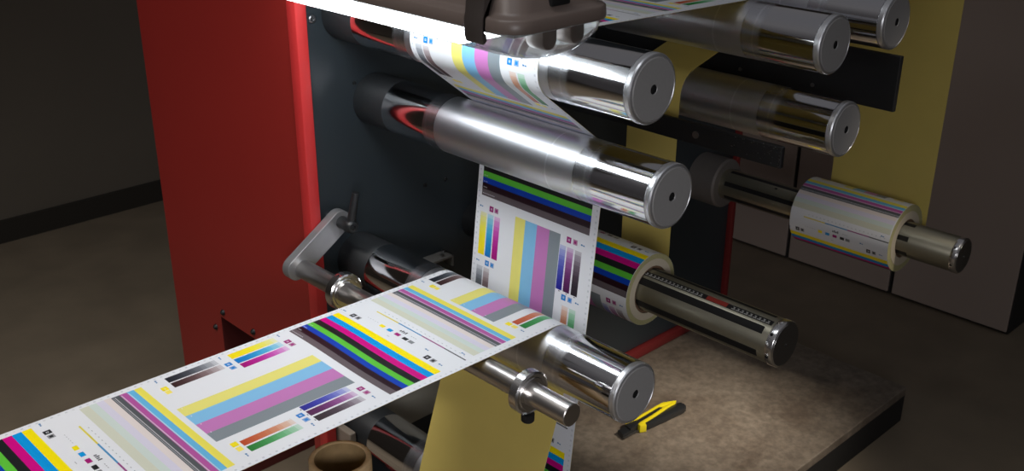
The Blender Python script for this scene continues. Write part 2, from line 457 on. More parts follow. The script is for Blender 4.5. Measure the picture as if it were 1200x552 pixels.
r2 = make_roller(0, 0, 'long roller in the middle, second from top of the left column, dull web-worn centre')
def copy_thing(src, loc, label, group=None):
    r = src.copy(); C.objects.link(r); r.location = loc; r['label'] = label; WORLD[r.name] = Vector(loc)
    if group: r['group'] = group
    for ch in list(src.children):
        c = ch.copy(); C.objects.link(c); c.parent = r; c.matrix_parent_inverse = Matrix.Identity(4)
        for g in ch.children:
            gg = g.copy(); C.objects.link(gg); gg.parent = c
    return r
ROLL = {'R1': (-.0694, .2065), 'R5': (-.0697, -.3727), 'RT': (.5024, .1897), 'R4': (.5931, -.0057), 'R6': (-.09, -.8246), 'R7': (.75, .2)}
lab = {'R1': 'top left roller just below the lamp, printed web curving down over it',
       'R5': 'lowest large roller whose crest carries the flat printed web, above the yellow knife',
       'RT': 'top right roller, its grey end cap in front of another roller',
       'R4': 'right-hand roller below the top right one, yellow strip wrapped on its far end',
       'R6': 'roller low at the bottom beside the cardboard core and the yellow web',
       'R7': 'roller at the top right corner, behind the top right roller'}
for k, (x, z) in ROLL.items():
    copy_thing(r2, (x, YP, z), lab[k])

# ------------------------------------------------------------------ print pattern, in metres along (s) and across (t) the web
P = .6074; W = .3486
def lin(h): return srgb(h)
WHITE = lin((226, 228, 232))
YEL, CYA, MAG, BLK = lin((250, 228, 0)), lin((0, 150, 222)), lin((205, 0, 130)), lin((28, 30, 32))
GRN, BLU, DRK, GRY = lin((92, 192, 58)), lin((0, 62, 176)), lin((38, 12, 26)), lin((98, 88, 92))
LY, LC, LM, LG = lin((230, 222, 120)), lin((128, 188, 226)), lin((192, 120, 182)), lin((128, 138, 144))
DASH = lin((60, 120, 170))
rects = []
def rc(s0, s1, t0, t1, col): rects.append((s0, s1, t0, t1, col))
def mixc(a, bb, f): return tuple(x*(1-f)+y*f for x, y in zip(a, bb))
# thin block with halftone rules
TL, TR = .0145, .3287
for s0, s1, c in ((.1576, .171, lin((236, 224, 90))), (.171, .184, lin((100, 180, 222))), (.184, .197, lin((178, 84, 156))), (.197, .212, lin((84, 88, 92)))):
    rc(s0, s1, TL, TR, c)
rc(.1815, .1835, TL+.004, TR, mixc(lin((100, 180, 222)), WHITE, .6))
rc(.1940, .1960, TL+.004, TR, mixc(lin((178, 84, 156)), WHITE, .6))
rc(.2055, .2070, TL+.004, TR, mixc(lin((84, 88, 92)), WHITE, .6))
rc(.2090, .2100, TL+.004, TR, mixc(lin((84, 88, 92)), WHITE, .4))
for s0, s1, c in ((.212, .224, (222, 212, 208)), (.224, .237, (212, 208, 224)), (.237, .250, (202, 214, 208)), (.250, .266, (206, 208, 190))):
    rc(s0, s1, .012, TR-.002, lin(c))
# ruler line and marks
for t0, t1, c in ((.062, .1316, lin((222, 206, 60))), (.1316, .2027, lin((60, 140, 190))), (.2027, .2698, lin((150, 60, 130))), (.2698, .3291, lin((70, 72, 78)))):
    rc(.2862, .2893, t0, t1, c)
for k in range(20):
    t = .075+k*.0125; rc(.2775, .2790, t, t+.004, lin((170, 174, 178)))
for k, c in enumerate((YEL, CYA, lin((160, 10, 110)), BLK, lin((130, 134, 136)))):
    t = .113+k*.0235 - (.006 if k == 4 else 0); rc(.3140, .3225, t, t+.0135, c)
for k in range(5): rc(.3150, .3162, .070+k*.0075, .0735+k*.0075, lin((176, 178, 182)))
for k in range(4): rc(.3020-.002*(k % 2), .3070, .158+k*.0052, .1615+k*.0052, lin((60, 62, 66)))
for k in range(3): rc(.3030, .3045, .190+k*.006, .194+k*.006, lin((170, 172, 176)))
rc(.3345, .3355, .155, .163, lin((150, 152, 156)))
def dash(s, t):
    rc(s, s+.0032, t, t+.0045, DASH); rc(s+.0008, s+.0032, t+.0055, t+.010, DASH)
for s, t in ((.3305, .010), (.3130, .2455), (.3305, .3050), (.2730, .3025)): dash(s, t)
def sq(s, t, c, h=.0062, wd=.0062, solid=False):
    rc(s-h, s+h, t-wd, t+wd, c)
    if not solid: rc(s-h*.35, s+h*.35, t-wd*.35, t+wd*.35, mixc(c, WHITE, .75)); rc(s-h*.12, s+h*.12, t-wd*.15, t+wd*.15, c)
def sqpair(s, ta, tb, c, soft=.28):
    sq(s, ta, c)
    c2 = mixc(c, WHITE, soft); rc(s-.0056, s+.0056, tb-.0058, tb+.0058, c2); rc(s-.0028, s+.0028, tb-.003, tb+.003, c)
sqpair(.3325, .0445, .0605, BLK, .35); sqpair(.3325, .2725, .2895, BLK, .35)
# thick block
TB = [.3471, .3625, .3780, .3930, .4080, .4215, .4343, .4480, .4628]
for s0, s1, c in zip(TB, TB[1:], (YEL, CYA, MAG, BLK, GRN, BLU, DRK, GRY)):
    rc(s0, s1, TL, TR, c)
for s0, c in zip(TB[4:8], (GRN, BLU, DRK, GRY)):
    for k in range(3 if s0 < .447 else 9): rc(s0+.0085, s0+.0105, TL+.003+k*.0042, TL+.006+k*.0042, mixc(c, WHITE, .55))
# squares, gradient bars
VIO = lin((150, 6, 110))
sqpair(.4874, .0480, .0635, VIO); sqpair(.4874, .2772, .2945, VIO)
dash(.4860, .0115); dash(.4860, .3100)
sqpair(.6126, .0470, .0630, lin((0, 122, 200))); sqpair(.6126, .2785, .2960, lin((0, 122, 200)))
dash(.6115, .0125); dash(.6115, .3110)
rc(.7315, .7430, .0410, .0545, YEL); rc(.7325, .7425, .0560, .0680, mixc(YEL, WHITE, .15)); rc(.7355, .7385, .0465, .0500, mixc(YEL, WHITE, .5))
rc(.7315, .7430, .2725, .2860, YEL); rc(.7325, .7425, .2890, .3020, mixc(YEL, WHITE, .15))
dash(.7360, .0115); dash(.7360, .3130)
def gbar(s0, s1, t0, t1, c, n=22):
    for k in range(n):
        f = (k+.5)/n
        st = math.floor(f*9)/9+.11
        f2 = (.45*f+.55*min(1, st))**.9
        rc(s0+(s1-s0)*k/n, s0+(s1-s0)*(k+1)/n, t0, t1, tuple(w_*(max(c_, .004)/w_)**min(1, f2) for w_, c_ in zip(WHITE, c)))
    for k in range(9):
        rc(s0+(s1-s0)*(k/9.), s0+(s1-s0)*(k/9.)+.0014, t0-.0028, t0-.0014, mixc(WHITE, lin((90, 92, 96)), .3))
gbar(.500, .5975, .0155, .0350, lin((246, 220, 0))); gbar(.500, .5975, .0380, .0560, lin((0, 116, 190))); gbar(.500, .5975, .0590, .0765, lin((160, 6, 116)))
gbar(.624, .7220, .0155, .0345, lin((34, 38, 44))); gbar(.624, .7220, .0375, .0560, lin((56, 36, 36)))
gbar(.503, .6000, .2545, .2710, lin((24, 30, 140))); gbar(.503, .6000, .2745, .2920, lin((72, 8, 70))); gbar(.503, .6000, .2965, .3140, lin((30, 20, 28)))
gbar(.630, .7275, .2765, .2935, lin((186, 72, 34))); gbar(.630, .7275, .2975, .3150, lin((30, 122, 46)))
for t in (.2625, .2830, .3050): rc(.6015, .6035, t, t+.004, lin((90, 90, 100)))
# big central stripes
for t0, t1, c in ((.1217, .1516, LY), (.1516, .1863, LC), (.1863, .2221, LM), (.2221, .2533, LG)):
    rc(.4821, .7544, t0, t1, c)
for k in range(4): rc(.7455, .7470, .1240+.032*k, .1270+.032*k, WHITE)
# register ticks in both margins
for k in range(50):
    s = .150+k*P/50
    c = lin((198, 202, 208)) if k % 2 else lin((210, 212, 216))
    rc(s, s+.0042, .0045, .0085, c); rc(s, s+.0042, W-.0090, W-.0050, c)

S0 = .150
tbr = sorted({0.0, W} | {round(r[2], 5) for r in rects if r[2] > 0} | {round(r[3], 5) for r in rects if r[3] < W})
sbr = sorted({S0} | {round(r[0], 5) for r in rects} | {round(r[1], 5) for r in rects if r[1] < S0+P})
import bisect
tmid = [(a+bb)/2 for a, bb in zip(tbr, tbr[1:])]
sedge = sbr+[S0+P]
smid = [(a+bb)/2 for a, bb in zip(sedge, sedge[1:])]
GRID = [[WHITE]*len(tmid) for _ in smid]
for s0, s1, t0, t1, c in rects:
    i0 = bisect.bisect_left(smid, s0); i1 = bisect.bisect_left(smid, s1)
    j0 = bisect.bisect_left(tmid, t0); j1 = bisect.bisect_left(tmid, t1)
    for i in range(i0, i1):
        for j in range(j0, j1): GRID[i][j] = c
def row_colour(s):
    s = (s-S0) % P+S0
    return GRID[max(0, min(len(smid)-1, bisect.bisect_right(sedge, s)-1))]
def s_breaks(sa, sb):
    out = []
    k0 = math.floor((sa-S0)/P)
    for k in range(k0, k0+int((sb-sa)/P)+3):
        for v in sbr:
            x = v+k*P
            if sa < x < sb: out.append(x)
    return out

def sheet(name, rows, yL, ts, parent, material, print_s=None, wave=None, label=None):
    """rows: list of (x, z); quads between rows and across ts; print_s: s value for each row"""
    verts = []; faces = []; base = WORLD[parent.name]
    nt = len(ts)
    for (x, z) in rows:
        for t in ts:
            dz = wave(x, t) if wave else 0
            verts.append((x-base.x, yL-t-base.y, z+dz-base.z))
    for i in range(len(rows)-1):
        for j in range(nt-1):
            faces.append((i*nt+j, (i+1)*nt+j, (i+1)*nt+j+1, i*nt+j+1))
    me = bpy.data.meshes.new(name); me.from_pydata(verts, [], faces); me.materials.append(material)
    me.polygons.foreach_set('use_smooth', [True]*len(faces))
    if print_s:
        at = me.attributes.new('print', 'FLOAT_COLOR', 'CORNER'); buf = []
        for i in range(len(rows)-1):
            g = row_colour((print_s[i]+print_s[i+1])/2)
            for j in range(nt-1):
                c = (*g[j], 1.0); buf.extend(c*4)
        at.data.foreach_set('color', buf)
    me.update()
    o = bpy.data.objects.new(name, me); C.objects.link(o); o.parent = parent
    if label: o['label'] = label
    return o

# ------------------------------------------------------------------ belt path through the rollers
def tang(A, ra, sa, B, rb, sb):
    D = (B[0]-A[0], B[1]-A[1]); L = math.hypot(*D); k = (sa*ra-sb*rb)/L
    n = math.atan2(D[1], D[0])-math.acos(k); nx, nz = math.cos(n), math.sin(n)
    return (A[0]+sa*ra*nx, A[1]+sa*ra*nz), (B[0]+sb*rb*nx, B[1]+sb*rb*nz)
def belt(CC, start, end):
    n = len(CC); tin = [None]*n; tout = [None]*n
    tin[0] = tang(start, 0, 1, CC[0][:2], CC[0][2], CC[0][3])[1]
    for i in range(n-1):
        tout[i], tin[i+1] = tang(CC[i][:2], CC[i][2], CC[i][3], CC[i+1][:2], CC[i+1][2], CC[i+1][3])
    tout[-1] = tang(CC[-1][:2], CC[-1][2], CC[-1][3], end, 0, 1)[0]
    pts = [start]; tag = {}
    for i, (x, z, r, s) in enumerate(CC):
        tag['in%d' % i] = len(pts); pts.append(tin[i])
        a0 = math.atan2(tin[i][1]-z, tin[i][0]-x); a1 = math.atan2(tout[i][1]-z, tout[i][0]-x)
        da = (a1-a0)*s
        while da < 0: da += 2*PI
        m = max(2, int(da/math.radians(3)))
        for k in range(1, m+1):
            a = a0+s*da*k/m; pts.append((x+r*math.cos(a), z+r*math.sin(a)))
        tag['out%d' % i] = len(pts)-1
    pts.append(end); L = [0.0]
    for a, bb in zip(pts, pts[1:]): L.append(L[-1]+math.dist(a, bb))
    return pts, L, tag
RW = .0606
CC = [(*ROLL['R7'], RW, -1), (*ROLL['RT'], RW, 1), (*ROLL['R1'], RW, 1), (0, 0, RW, -1), (*ROLL['R6'], RW, -1), (*ROLL['R5'], RW, 1)]
pts, LL, tag = belt(CC, (1.33, .34), (-1.75, -.2952))
i = tag['out3']; a, bb = pts[i], pts[i+1]; f = (a[1]+.1)/(a[1]-bb[1])
lv = LL[i]+f*(LL[i+1]-LL[i]); SOFF = .4039-lv          # s = l + SOFF
YL_ = .5566
def at_len(l):
    k = max(0, min(len(LL)-2, bisect.bisect_right(LL, l)-1)); f = (l-LL[k])/(LL[k+1]-LL[k])
    A, B = pts[k], pts[k+1]; return (A[0]+(B[0]-A[0])*f, A[1]+(B[1]-A[1])*f), k
ls = set(round(l, 6) for l in LL)
ls |= {round(x-SOFF, 6) for x in s_breaks(SOFF, LL[-1]+SOFF)}
l = LL[tag['out5']]
while l < LL[-1]: ls.add(round(l, 6)); l += .02
ls = sorted(ls)
ls = [l for i, l in enumerate(ls) if i == 0 or l-ls[i-1] > 2e-5]
nrm_cache = []
def offset_rows(lens, off):
    out = []
    for l in lens:
        (x, z), k = at_len(l)
        (xa, za), _ = at_len(max(0, l-.0015)); (xb, zb), _ = at_len(min(LL[-1], l+.0015))
        dx, dz = xb-xa, zb-za; n = math.hypot(dx, dz)
        out.append((x+dz/n*off, z-dx/n*off))
    return out
def wave(x, t):
    # slight slackness of the flat run: the web ripples by a few millimetres between the rod and the far end
    if x > -.10: return 0
    e = min(1, (-x-.10)/.06)
    return e*(.0022*math.exp(-((x+.42)/.07)**2)*math.sin(PI*t/W*2+.3) - .0012*math.sin((x+.1)*9)*math.sin(PI*t/W))
web = thing('printed_web', 'white paper web with printed colour test bars, running over the rollers to lower left', 'paper web', (-.07, .38, -.312))
sheet('printed_face', offset_rows(ls, .0003), YL_, tbr, web, M['print'], print_s=[l+SOFF for l in ls], wave=wave)
ls2 = [l for i, l in enumerate(LL)]
l = LL[tag['out5']]
while l < LL[-1]: ls2.append(l); l += .02
ls2 = sorted(set(round(l, 5) for l in ls2))
tl = [W*k/24 for k in range(25)]
o = sheet('backing_liner', offset_rows(ls2, -.0003), YL_, tl, web, M['liner'], wave=wave, label='yellow backing on the rear of the web')

# ------------------------------------------------------------------ yellow strip around the right-hand roller
def strip_thing(name, label, path, y0, y1, loc, sag=None):
    t = thing(name, label, 'liner strip', loc)
    bm = BM(); rows = []
    for q, sgn in ((path, 1),):
        n = len(q)
        nor = []
        for i in range(n):
            A = q[max(0, i-1)]; B = q[min(n-1, i+1)]; d = math.hypot(B[0]-A[0], B[1]-A[1]); nor.append(((B[1]-A[1])/d, -(B[0]-A[0])/d))
        for off in (.0003, -.0003):
            rows.append([[bm.verts.new((x+nx*off, y, z+nz*off)) for y in (y0, (y0*2+y1)/3, (y0+2*y1)/3, y1)] for (x, z), (nx, nz) in zip(q, nor)])
    for r_ in rows:
        for A, B in zip(r_, r_[1:]):
            for j in range(3): bm.faces.new((A[j], A[j+1], B[j+1], B[j]))
    for j in (0, 3):
        for i in range(len(path)-1): bm.faces.new((rows[0][i][j], rows[0][i+1][j], rows[1][i+1][j], rows[1][i][j]))
    obj('strip', bm, M['liner'], t); return t
x4, z4 = ROLL['R4']; RS = .0608
SH1 = (.3087, -.382); SR1 = .0492; RR1 = .0850
IDL = (.502, -.505); RI = .030
pa, _, tg = belt([(x4, z4, RS, 1), (*IDL, RI+.0004, -1), (*SH1, RR1+.0008, -1)], (1.02, .175), (SH1[0]-.3, SH1[1]-.06))
stop = pa[:tg['in2']+3]
st = strip_thing('yellow_liner_strip', 'narrow yellow liner strip wrapped on the right-hand roller and hanging straight down behind the rollers', stop, .394, .547, (.533, .47, -.1))
idler = thing('idler_roller', 'small idler roller hidden behind the printed label roll, turning the yellow strip', 'roller', (*IDL[:1], YP, IDL[1]))
obj('barrel', lathe([(.36, 0), (.36, RI-.001), (.361, RI), (YP-.0005, RI), (YP-.0005, 0)], *IDL, 64), M['alu'], idler)
idler2 = thing('idler_roller', 'small idler roller behind the top right rollers that feeds the yellow strip', 'roller', (1.022, YP, .1425))
obj('barrel', lathe([(.36, 0), (.36, RI-.001), (.361, RI), (YP-.0005, RI), (YP-.0005, 0)], 1.022, .1425, 64), M['alu'], idler2)

# ------------------------------------------------------------------ steel guide rod with arm, clamp lever and edge rings
GX, GZ, GR = -.2505, -.3352, .0218
guide = thing('web_guide', 'steel guide rod under the printed web, on a flat angled arm with black clamp lever', 'guide', (-.124, YP, -.268))
obj('arm', prism(stadium(GX-.014, GZ+.004, -.142, -.252, .0262, 24), 'Y', .811, .835, bev=.0012), M['armgrey'], guide, ang=12, label='flat grey arm with rounded ends')
obj('arm_spacer', lathe([(.833, .012), (YP, .012), (YP, 0)], -.142, -.254, 48), M['alu'], guide)
obj('rod', lathe([(.813, GR-.002), (.810, GR), (-.0045, GR), (-.006, GR-.0015), (-.006, 0)], GX, GZ, 96), M['rod'], guide)
obj('clamp_stud', lathe([(.813, .0140), (.808, .0150), (.795, .0145), (.785, .0160), (.768, .0155), (.764, .012), (.764, .006), (.768, .0055), (.768, 0)], -.142, -.252, 48), M['plastic'], guide, label='black clamp stud')
b = BM()
add_rod(b, (-.141, .777, -.248), (-.130, .768, -.176), .0105, .0078, 24)
add_rod(b, (-.130, .768, -.176), (-.1294, .7675, -.172), .0088, .0080, 24)
obj('clamp_lever', b, M['plastic'], guide, label='black clamp lever')
def edge_ring(ya, yb, label, knob):
    t = thing('edge_ring', label, 'ring', (GX, (ya+yb)/2, GZ), 'guide rings on the steel rod')
    q = .0415
    obj('ring_body', lathe([(ya, GR+.0003), (ya, GR+.0085), (ya+.0015, GR+.0100), (ya+.0015, q-.0050), (ya, q-.0035), (ya+.0030, q), (yb-.0030, q), (yb, q-.0035), (yb, GR+.0003)], GX, GZ, 112, close=True), M['ring'], t, ang=25)
    if knob:
        bb = BM(); zz = GZ-q; ym = (ya+yb)/2
        add_rod(bb, (GX, ym, zz+.004), (GX, ym, zz-.005), .005, n=20)
        n = 48; A = []; B_ = []
        for r_, z_ in ((1, zz-.004), (1, zz-.019)):
            pass
        top = [bb.verts.new((GX+(.0125 if k % 2 else .0114)*math.cos(2*PI*k/n), ym+(.0125 if k % 2 else .0114)*math.sin(2*PI*k/n), zz-.004)) for k in range(n)]
        bot = [bb.verts.new((v.co.x, v.co.y, zz-.018)) for v in top]
        lo = [bb.verts.new((GX+.0095*math.cos(2*PI*k/n), ym+.0095*math.sin(2*PI*k/n), zz-.021)) for k in range(n)]
        bb.faces.new(top); bb.faces.new(lo)
        for k in range(n):
            j = (k+1) % n
            bb.faces.new((top[k], top[j], bot[j], bot[k])); bb.faces.new((bot[k], bot[j], lo[j], lo[k]))
        obj('thumb_screw', bb, M['plastic'], t, label='black knurled thumb screw')
    else:
        obj('set_screw', add_rod(BM(), (GX-.012, (ya+yb)/2, GZ+q-.004), (GX-.0125, (ya+yb)/2, GZ+q-.0012), .004, n=16), M['plastic'], t)
    return t
edge_ring(.648, .672, 'polished ring on the rod near the angled arm, at the flat web edge', False)
edge_ring(.090, .113, 'polished ring near the free end of the rod, black thumb screw below', True)

# ------------------------------------------------------------------ air shafts and wound rolls
def deg(a): return math.radians(a)
def make_shaft(name, label, x, z, r, yend, slots, scale, collar):
    t = thing(name, label, 'shaft', (x, YP, z), 'slotted core shafts')
    obj('barrel', lathe([(yend+.018, 0), (yend+.018, r-.0008), (yend+.019, r), (YP-.0005, r), (YP-.0005, 0)], x, z, 128), M['shaft'], t)
    if not collar:
        obj('base_collar', lathe([(.622, r), (.622, r+.0012), (YP-.001, r+.0012), (YP-.001, r)], x, z, 96, close=True), M['rubber'], t, label='black sleeve next to the plate')
    obj('end_cap', lathe([(yend+.0182, r-.001), (yend+.0180, r+.0012), (yend+.0040, r+.0012), (yend+.0012, r-.0008), (yend+.0004, r-.0034), (yend, r-.0036), (yend, .0030), (yend+.003, .0024), (yend+.003, 0)], x, z, 112), [M['shaftcap'], M['ring']], t)
    for p in t.children[-1].data.polygons:
        if math.hypot(p.center.x, p.center.z) > r-.0040: p.material_index = 1
    for a0, a1, ys, ye in slots:
        bm = BM(); arc_strip(bm, x, z, r, a0, a1, ys, ye, .0008, 8)
        obj('expansion_strip', bm, M['slot'], t, label='black expansion strip')
    for a in (139, 197):
        bm = BM()
        aa = deg(a); add_rod(bm, (x+(r-.002)*math.cos(aa), yend+.012+.0, z+(r-.002)*math.sin(aa)), (x+(r+.0016)*math.cos(aa), yend+.012, z+(r+.0016)*math.sin(aa)), .0035, n=14)
        obj('lock_hole', bm, M['hole'], t)
    if scale:
        bm = BM(); arc_strip(bm, x, z, r, 104.5, 118.5, yend+.024, .60, .0009, 5)
        sc_ = obj('scale_strip', bm, M['slot'], t, label='black scale strip with white marks')
        bm = BM()
        y = yend+.030; k = 0
        while y < .42:
            if .045 < y < .109:
                if len(bm.verts): obj('scale_marks', bm, M['tickmark'], sc_, label='white marks outside the red mark'); bm = BM()
            else:
                # slanted number-like white marks with a base line
                arc_strip(bm, x, z, r, 114.2, 116.6, y, y+.0085, .0012, 2)
                arc_strip(bm, x, z, r, 109.0, 114.2, y+.0016, y+.0042, .0012, 2)
                arc_strip(bm, x, z, r, 108.4, 110.6, y+.0012, y+.0064, .0012, 2)
            y += .0105; k += 1
        mk = obj('scale_marks', bm, M['tickmark'], sc_)
        bm = BM(); arc_strip(bm, x, z, r, 104.9, 118.2, .055, .107, .0013, 5)
        obj('centre_mark', bm, M['redmark'], sc_, label='red centre mark')
    if collar:
        a, bb_, rr_ = collar
        obj('collar', lathe([(a, r), (a, rr_-.006), (a+.006, rr_), (bb_, rr_), (bb_, r)], x, z, 96, close=True), M['alu' if False else 'shaftcollar'], t, label='dull grey collar')
    return t
M['shaftcap'] = turned('turned_shaft_cap', (0.24, 0.235, 0.23), .42, .42)
M['shaftcollar'] = mat('dull_grey_collar', (0.16, 0.145, 0.135), .6, metal=.3, noise=.1)
slots = [(127, 146, -.046, .61), (189, 209, -.042, .61), (76, 86, -.048, .61), (252, 270, -.045, .61), (318, 336, -.045, .61)]
make_shaft('core_shaft', 'slotted steel shaft with white scale and red mark, through the near label roll', *SH1, SR1, -.0795, slots, True, None)
SH2 = (1.302, -.514); SR2 = .0495
slots2 = [(150, 166, .12, .735), (96, 110, .12, .735), (205, 222, .12, .735), (262, 278, .12, .735), (320, 336, .12, .735), (40, 54, .12, .735)]
s2 = make_shaft('core_shaft', 'dim slotted shaft with thick round collar, through the far label roll', *SH2, SR2, -.02, slots2, False, (.755, YP-.001, .080))
bm = BM(); arc_strip(bm, *SH2, SR2, 118, 124, .558, .566, .0006, 2); obj('locating_hole', bm, M['slot'], s2)

def print_roll(name, label, x, z, ro, rc_, y0, y1, s_at, a_at, rcore, group='rolls of printed labels'):
    """wound roll; printed outside: s grows with angle, t runs from y1 (t=0) down to y0"""
    t = thing(name, label, 'roll', (x, (y0+y1)/2, z), group)
    base = WORLD[t.name]
    span = y1-y0; ts = [v for v in tbr if v <= span]+([span] if span not in tbr else [])
    # the print sits so that its right end meets the right edge of the roll
    t_off = TR+.001-span
    ts = sorted({round(v-t_off, 5) for v in tbr if t_off < v < t_off+span} | {0.0, round(span, 5)})
    angs = set(2*PI*k/120 for k in range(121))
    s_start = s_at-a_at*ro
    for v in s_breaks(s_start, s_start+2*PI*ro): angs.add((v-s_start)/ro)
    angs = sorted(angs); angs = [a for i, a in enumerate(angs) if i == 0 or a-angs[i-1] > 1e-4]
    verts = []; faces = []; nt = len(ts)
    for a in angs:
        for tt in ts: verts.append((x+ro*math.cos(a)-base.x, y1-tt-base.y, z+ro*math.sin(a)-base.z))
    buf = []
    for i in range(len(angs)-1):
        g = row_colour(s_start+(angs[i]+angs[i+1])/2*ro)
        for j in range(nt-1):
            faces.append((i*nt+j, i*nt+j+1, (i+1)*nt+j+1, (i+1)*nt+j))
            c = g[max(0, min(len(tmid)-1, bisect.bisect_right(tbr, (ts[j]+ts[j+1])/2+t_off)-1))]; buf.extend((*c, 1.0)*4)
    me = bpy.data.meshes.new('label_surface'); me.from_pydata(verts, [], faces); me.materials.append(M['print'])
    me.polygons.foreach_set('use_smooth', [True]*len(faces))
    me.attributes.new('print', 'FLOAT_COLOR', 'CORNER').data.foreach_set('color', buf); me.update()
    o = bpy.data.objects.new('label_surface', me); C.objects.link(o); o.parent = t
    e = obj('wound_edges', lathe([(y0-.0002, rc_), (y0-.0002, ro-.0005), (y0+.0004, ro-.0002), (y1-.0004, ro-.0002), (y1, ro-.0008), (y1, rc_)], x, z, 128, close=True), M['rolledge'], t, label='yellowish wound paper edge')
    obj('outer_core', lathe([(y0-.0008, rcore+.006), (y0-.0008, rc_-.0002), (y1+.0008, rc_-.0002), (y1+.0008, rcore+.006)], x, z, 128, close=True), M['corewhite'], t, label='pale cardboard core')
    obj('inner_core', lathe([(y0+.002, rcore), (y0+.002, rcore+.0058), (y1, rcore+.0058), (y1, rcore)], x, z, 128, close=True), M['corebrown'], t, label='brown inner core')
    return t
print_roll('label_roll', 'roll of printed labels with thick colour bands, just right of the hanging web', *SH1, RR1, .0735, .272, .62, .3471, deg(97.5), SR1+.0014)
print_roll('label_roll', 'far roll of printed labels on the dim shaft at the right edge', *SH2, .0985, .080, .150, .462, .1576, deg(96), SR2+.0014)
# yellow web coming down onto the far roll
strip_thing('yellow_web', 'wide yellow web hanging at the right edge above the far roll of labels',
            [(1.4015, .42), (1.4015, .2), (1.4015, 0), (1.4015, -.2), (1.4015, -.40), (1.4015, -.505)], .140, .452, (1.4, .3, -.2))
idl3 = thing('idler_roller', 'idler roller out of sight that feeds the far yellow web', 'roller', (1.372, YP, .42))
obj('barrel', lathe([(.12, 0), (.12, .028), (.121, .029), (YP-.0005, .029), (YP-.0005, 0)], 1.372, .42, 64), M['alu'], idl3)

# ------------------------------------------------------------------ cardboard core, lower left
tx, ty, tz = -.481, .368, -.500
core = thing('cardboard_core', 'empty brown cardboard core standing upright below the flat printed web', 'cardboard tube', (tx, ty, SL))
ro, ri = .0590, .0475
b = lathe([(SL+.001, ri), (SL+.001, ro), (tz-.003, ro), (tz-.001, ro-.0012), (tz, ro-.003), (tz, ri+.003), (tz-.0015, ri+.0008), (tz-.005, ri)], tx, ty, 160, axis='Z', y=ty, close=True)
b2 = BM()
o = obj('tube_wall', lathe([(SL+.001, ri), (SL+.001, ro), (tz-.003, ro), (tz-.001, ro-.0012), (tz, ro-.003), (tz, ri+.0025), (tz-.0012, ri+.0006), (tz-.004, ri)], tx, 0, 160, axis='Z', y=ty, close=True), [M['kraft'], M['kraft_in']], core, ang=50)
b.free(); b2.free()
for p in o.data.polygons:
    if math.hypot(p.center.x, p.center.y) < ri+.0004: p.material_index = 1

# ------------------------------------------------------------------ cutter knife on the slab
kz = SL
k0 = Vector((.615, .585)); k1 = Vector((.872, .560))   # tip of blade end, rear end
kd = (k1-k0); KLn = kd.length; kd.normalize(); kn = Vector((-kd.y, kd.x))
knife = thing('cutter_knife', 'yellow and black snap-off cutter knife lying on the brown slab below the lowest big roller', 'knife', ((k0.x+k1.x)/2, (k0.y+k1.y)/2, kz))
def kp(u, v): q = k0+kd*(u*KLn)+kn*v; return (q.x, q.y)
def kpoly(lst): return [kp(u, v) for u, v in lst]
H_ = .026
obj('grip', prism(kpoly([(.30, -.016), (.36, -.024), (.62, -.026), (.93, -.027), (.985, -.022), (1.0, -.010), (.99, .002), (.94, .008), (.30, .004)]), 'Z', kz+.001, kz+H_*.8, bev=.003), M['plastic'], knife, label='black rubber grip')
obj('body', prism(kpoly([(.155, .019), (.20, .026), (.27, .020), (.50, .024), (.72, .030), (.80, .030), (.955, .012), (.90, .004), (.80, .012), (.73, .016), (.70, .022), (.34, .012), (.22, .016)]), 'Z', kz+.002, kz+H_, bev=.002), M['knifey'], knife, label='yellow upper frame')
obj('body', prism(kpoly([(.24, -.020), (.31, -.028), (.345, -.012), (.52, -.008), (.80, .003), (.90, .005), (.88, .012), (.78, .012), (.50, .001), (.30, -.004), (.25, -.008)]), 'Z', kz+.002, kz+H_, bev=.002), M['knifey'], knife, label='yellow lower frame')
obj('slider', prism(kpoly([(.12, -.012), (.14, .018), (.34, .012), (.70, .021), (.73, .015), (.50, .003), (.30, -.003), (.22, -.010)]), 'Z', kz+.002, kz+H_*.9, bev=.002), M['plastic'], knife, label='black slider channel')
obj('nose', prism(kpoly([(.0, -.014), (.015, .013), (.16, .016), (.16, -.012)]), 'Z', kz+.002, kz+H_*.7, bev=.002), M['plastic'], knife)
obj('blade', prism(kpoly([(-.005, -.018), (.24, -.016), (.24, -.010), (.0, -.012)]), 'Z', kz+.006, kz+.0085), M['blade'], knife, smooth=False)

# ------------------------------------------------------------------ cabinets in the background
CX0 = 2.29
for k in range(5):
    ya = 1.085+.47*(k-2.0); yb = ya+.47
    t = thing('storage_cabinet', ['pale cabinet at the far right, mostly outside the picture', 'pale cabinet right of the gap, beyond the far roll of labels', 'pale cabinet in the right background, directly right of the press edge', 'pale cabinet hidden behind the press', 'pale cabinet farthest back behind the press'][k] if k else 'pale cabinet nearest the camera in the right background', 'cabinet', (CX0+.25, (ya+yb)/2, FLOOR), 'pale cabinets in the background')
    obj('cabinet_body', box(CX0+.012, CX0+.5, ya+.003, yb-.003, FLOOR+.001, FLOOR+1.65, bev=.004), M['gap'], t, smooth=False)
    obj('cabinet_door', box(CX0, CX0+.0115, ya+.009, yb-.009, FLOOR+.012, FLOOR+1.64, bev=.003), M['cabinet'], t, smooth=False)
    obj('door_handle', add_rod(BM(), (CX0-.02, yb-.06, FLOOR+1.05), (CX0-.02, yb-.06, FLOOR+1.20), .006, n=16), M['screw'], t)

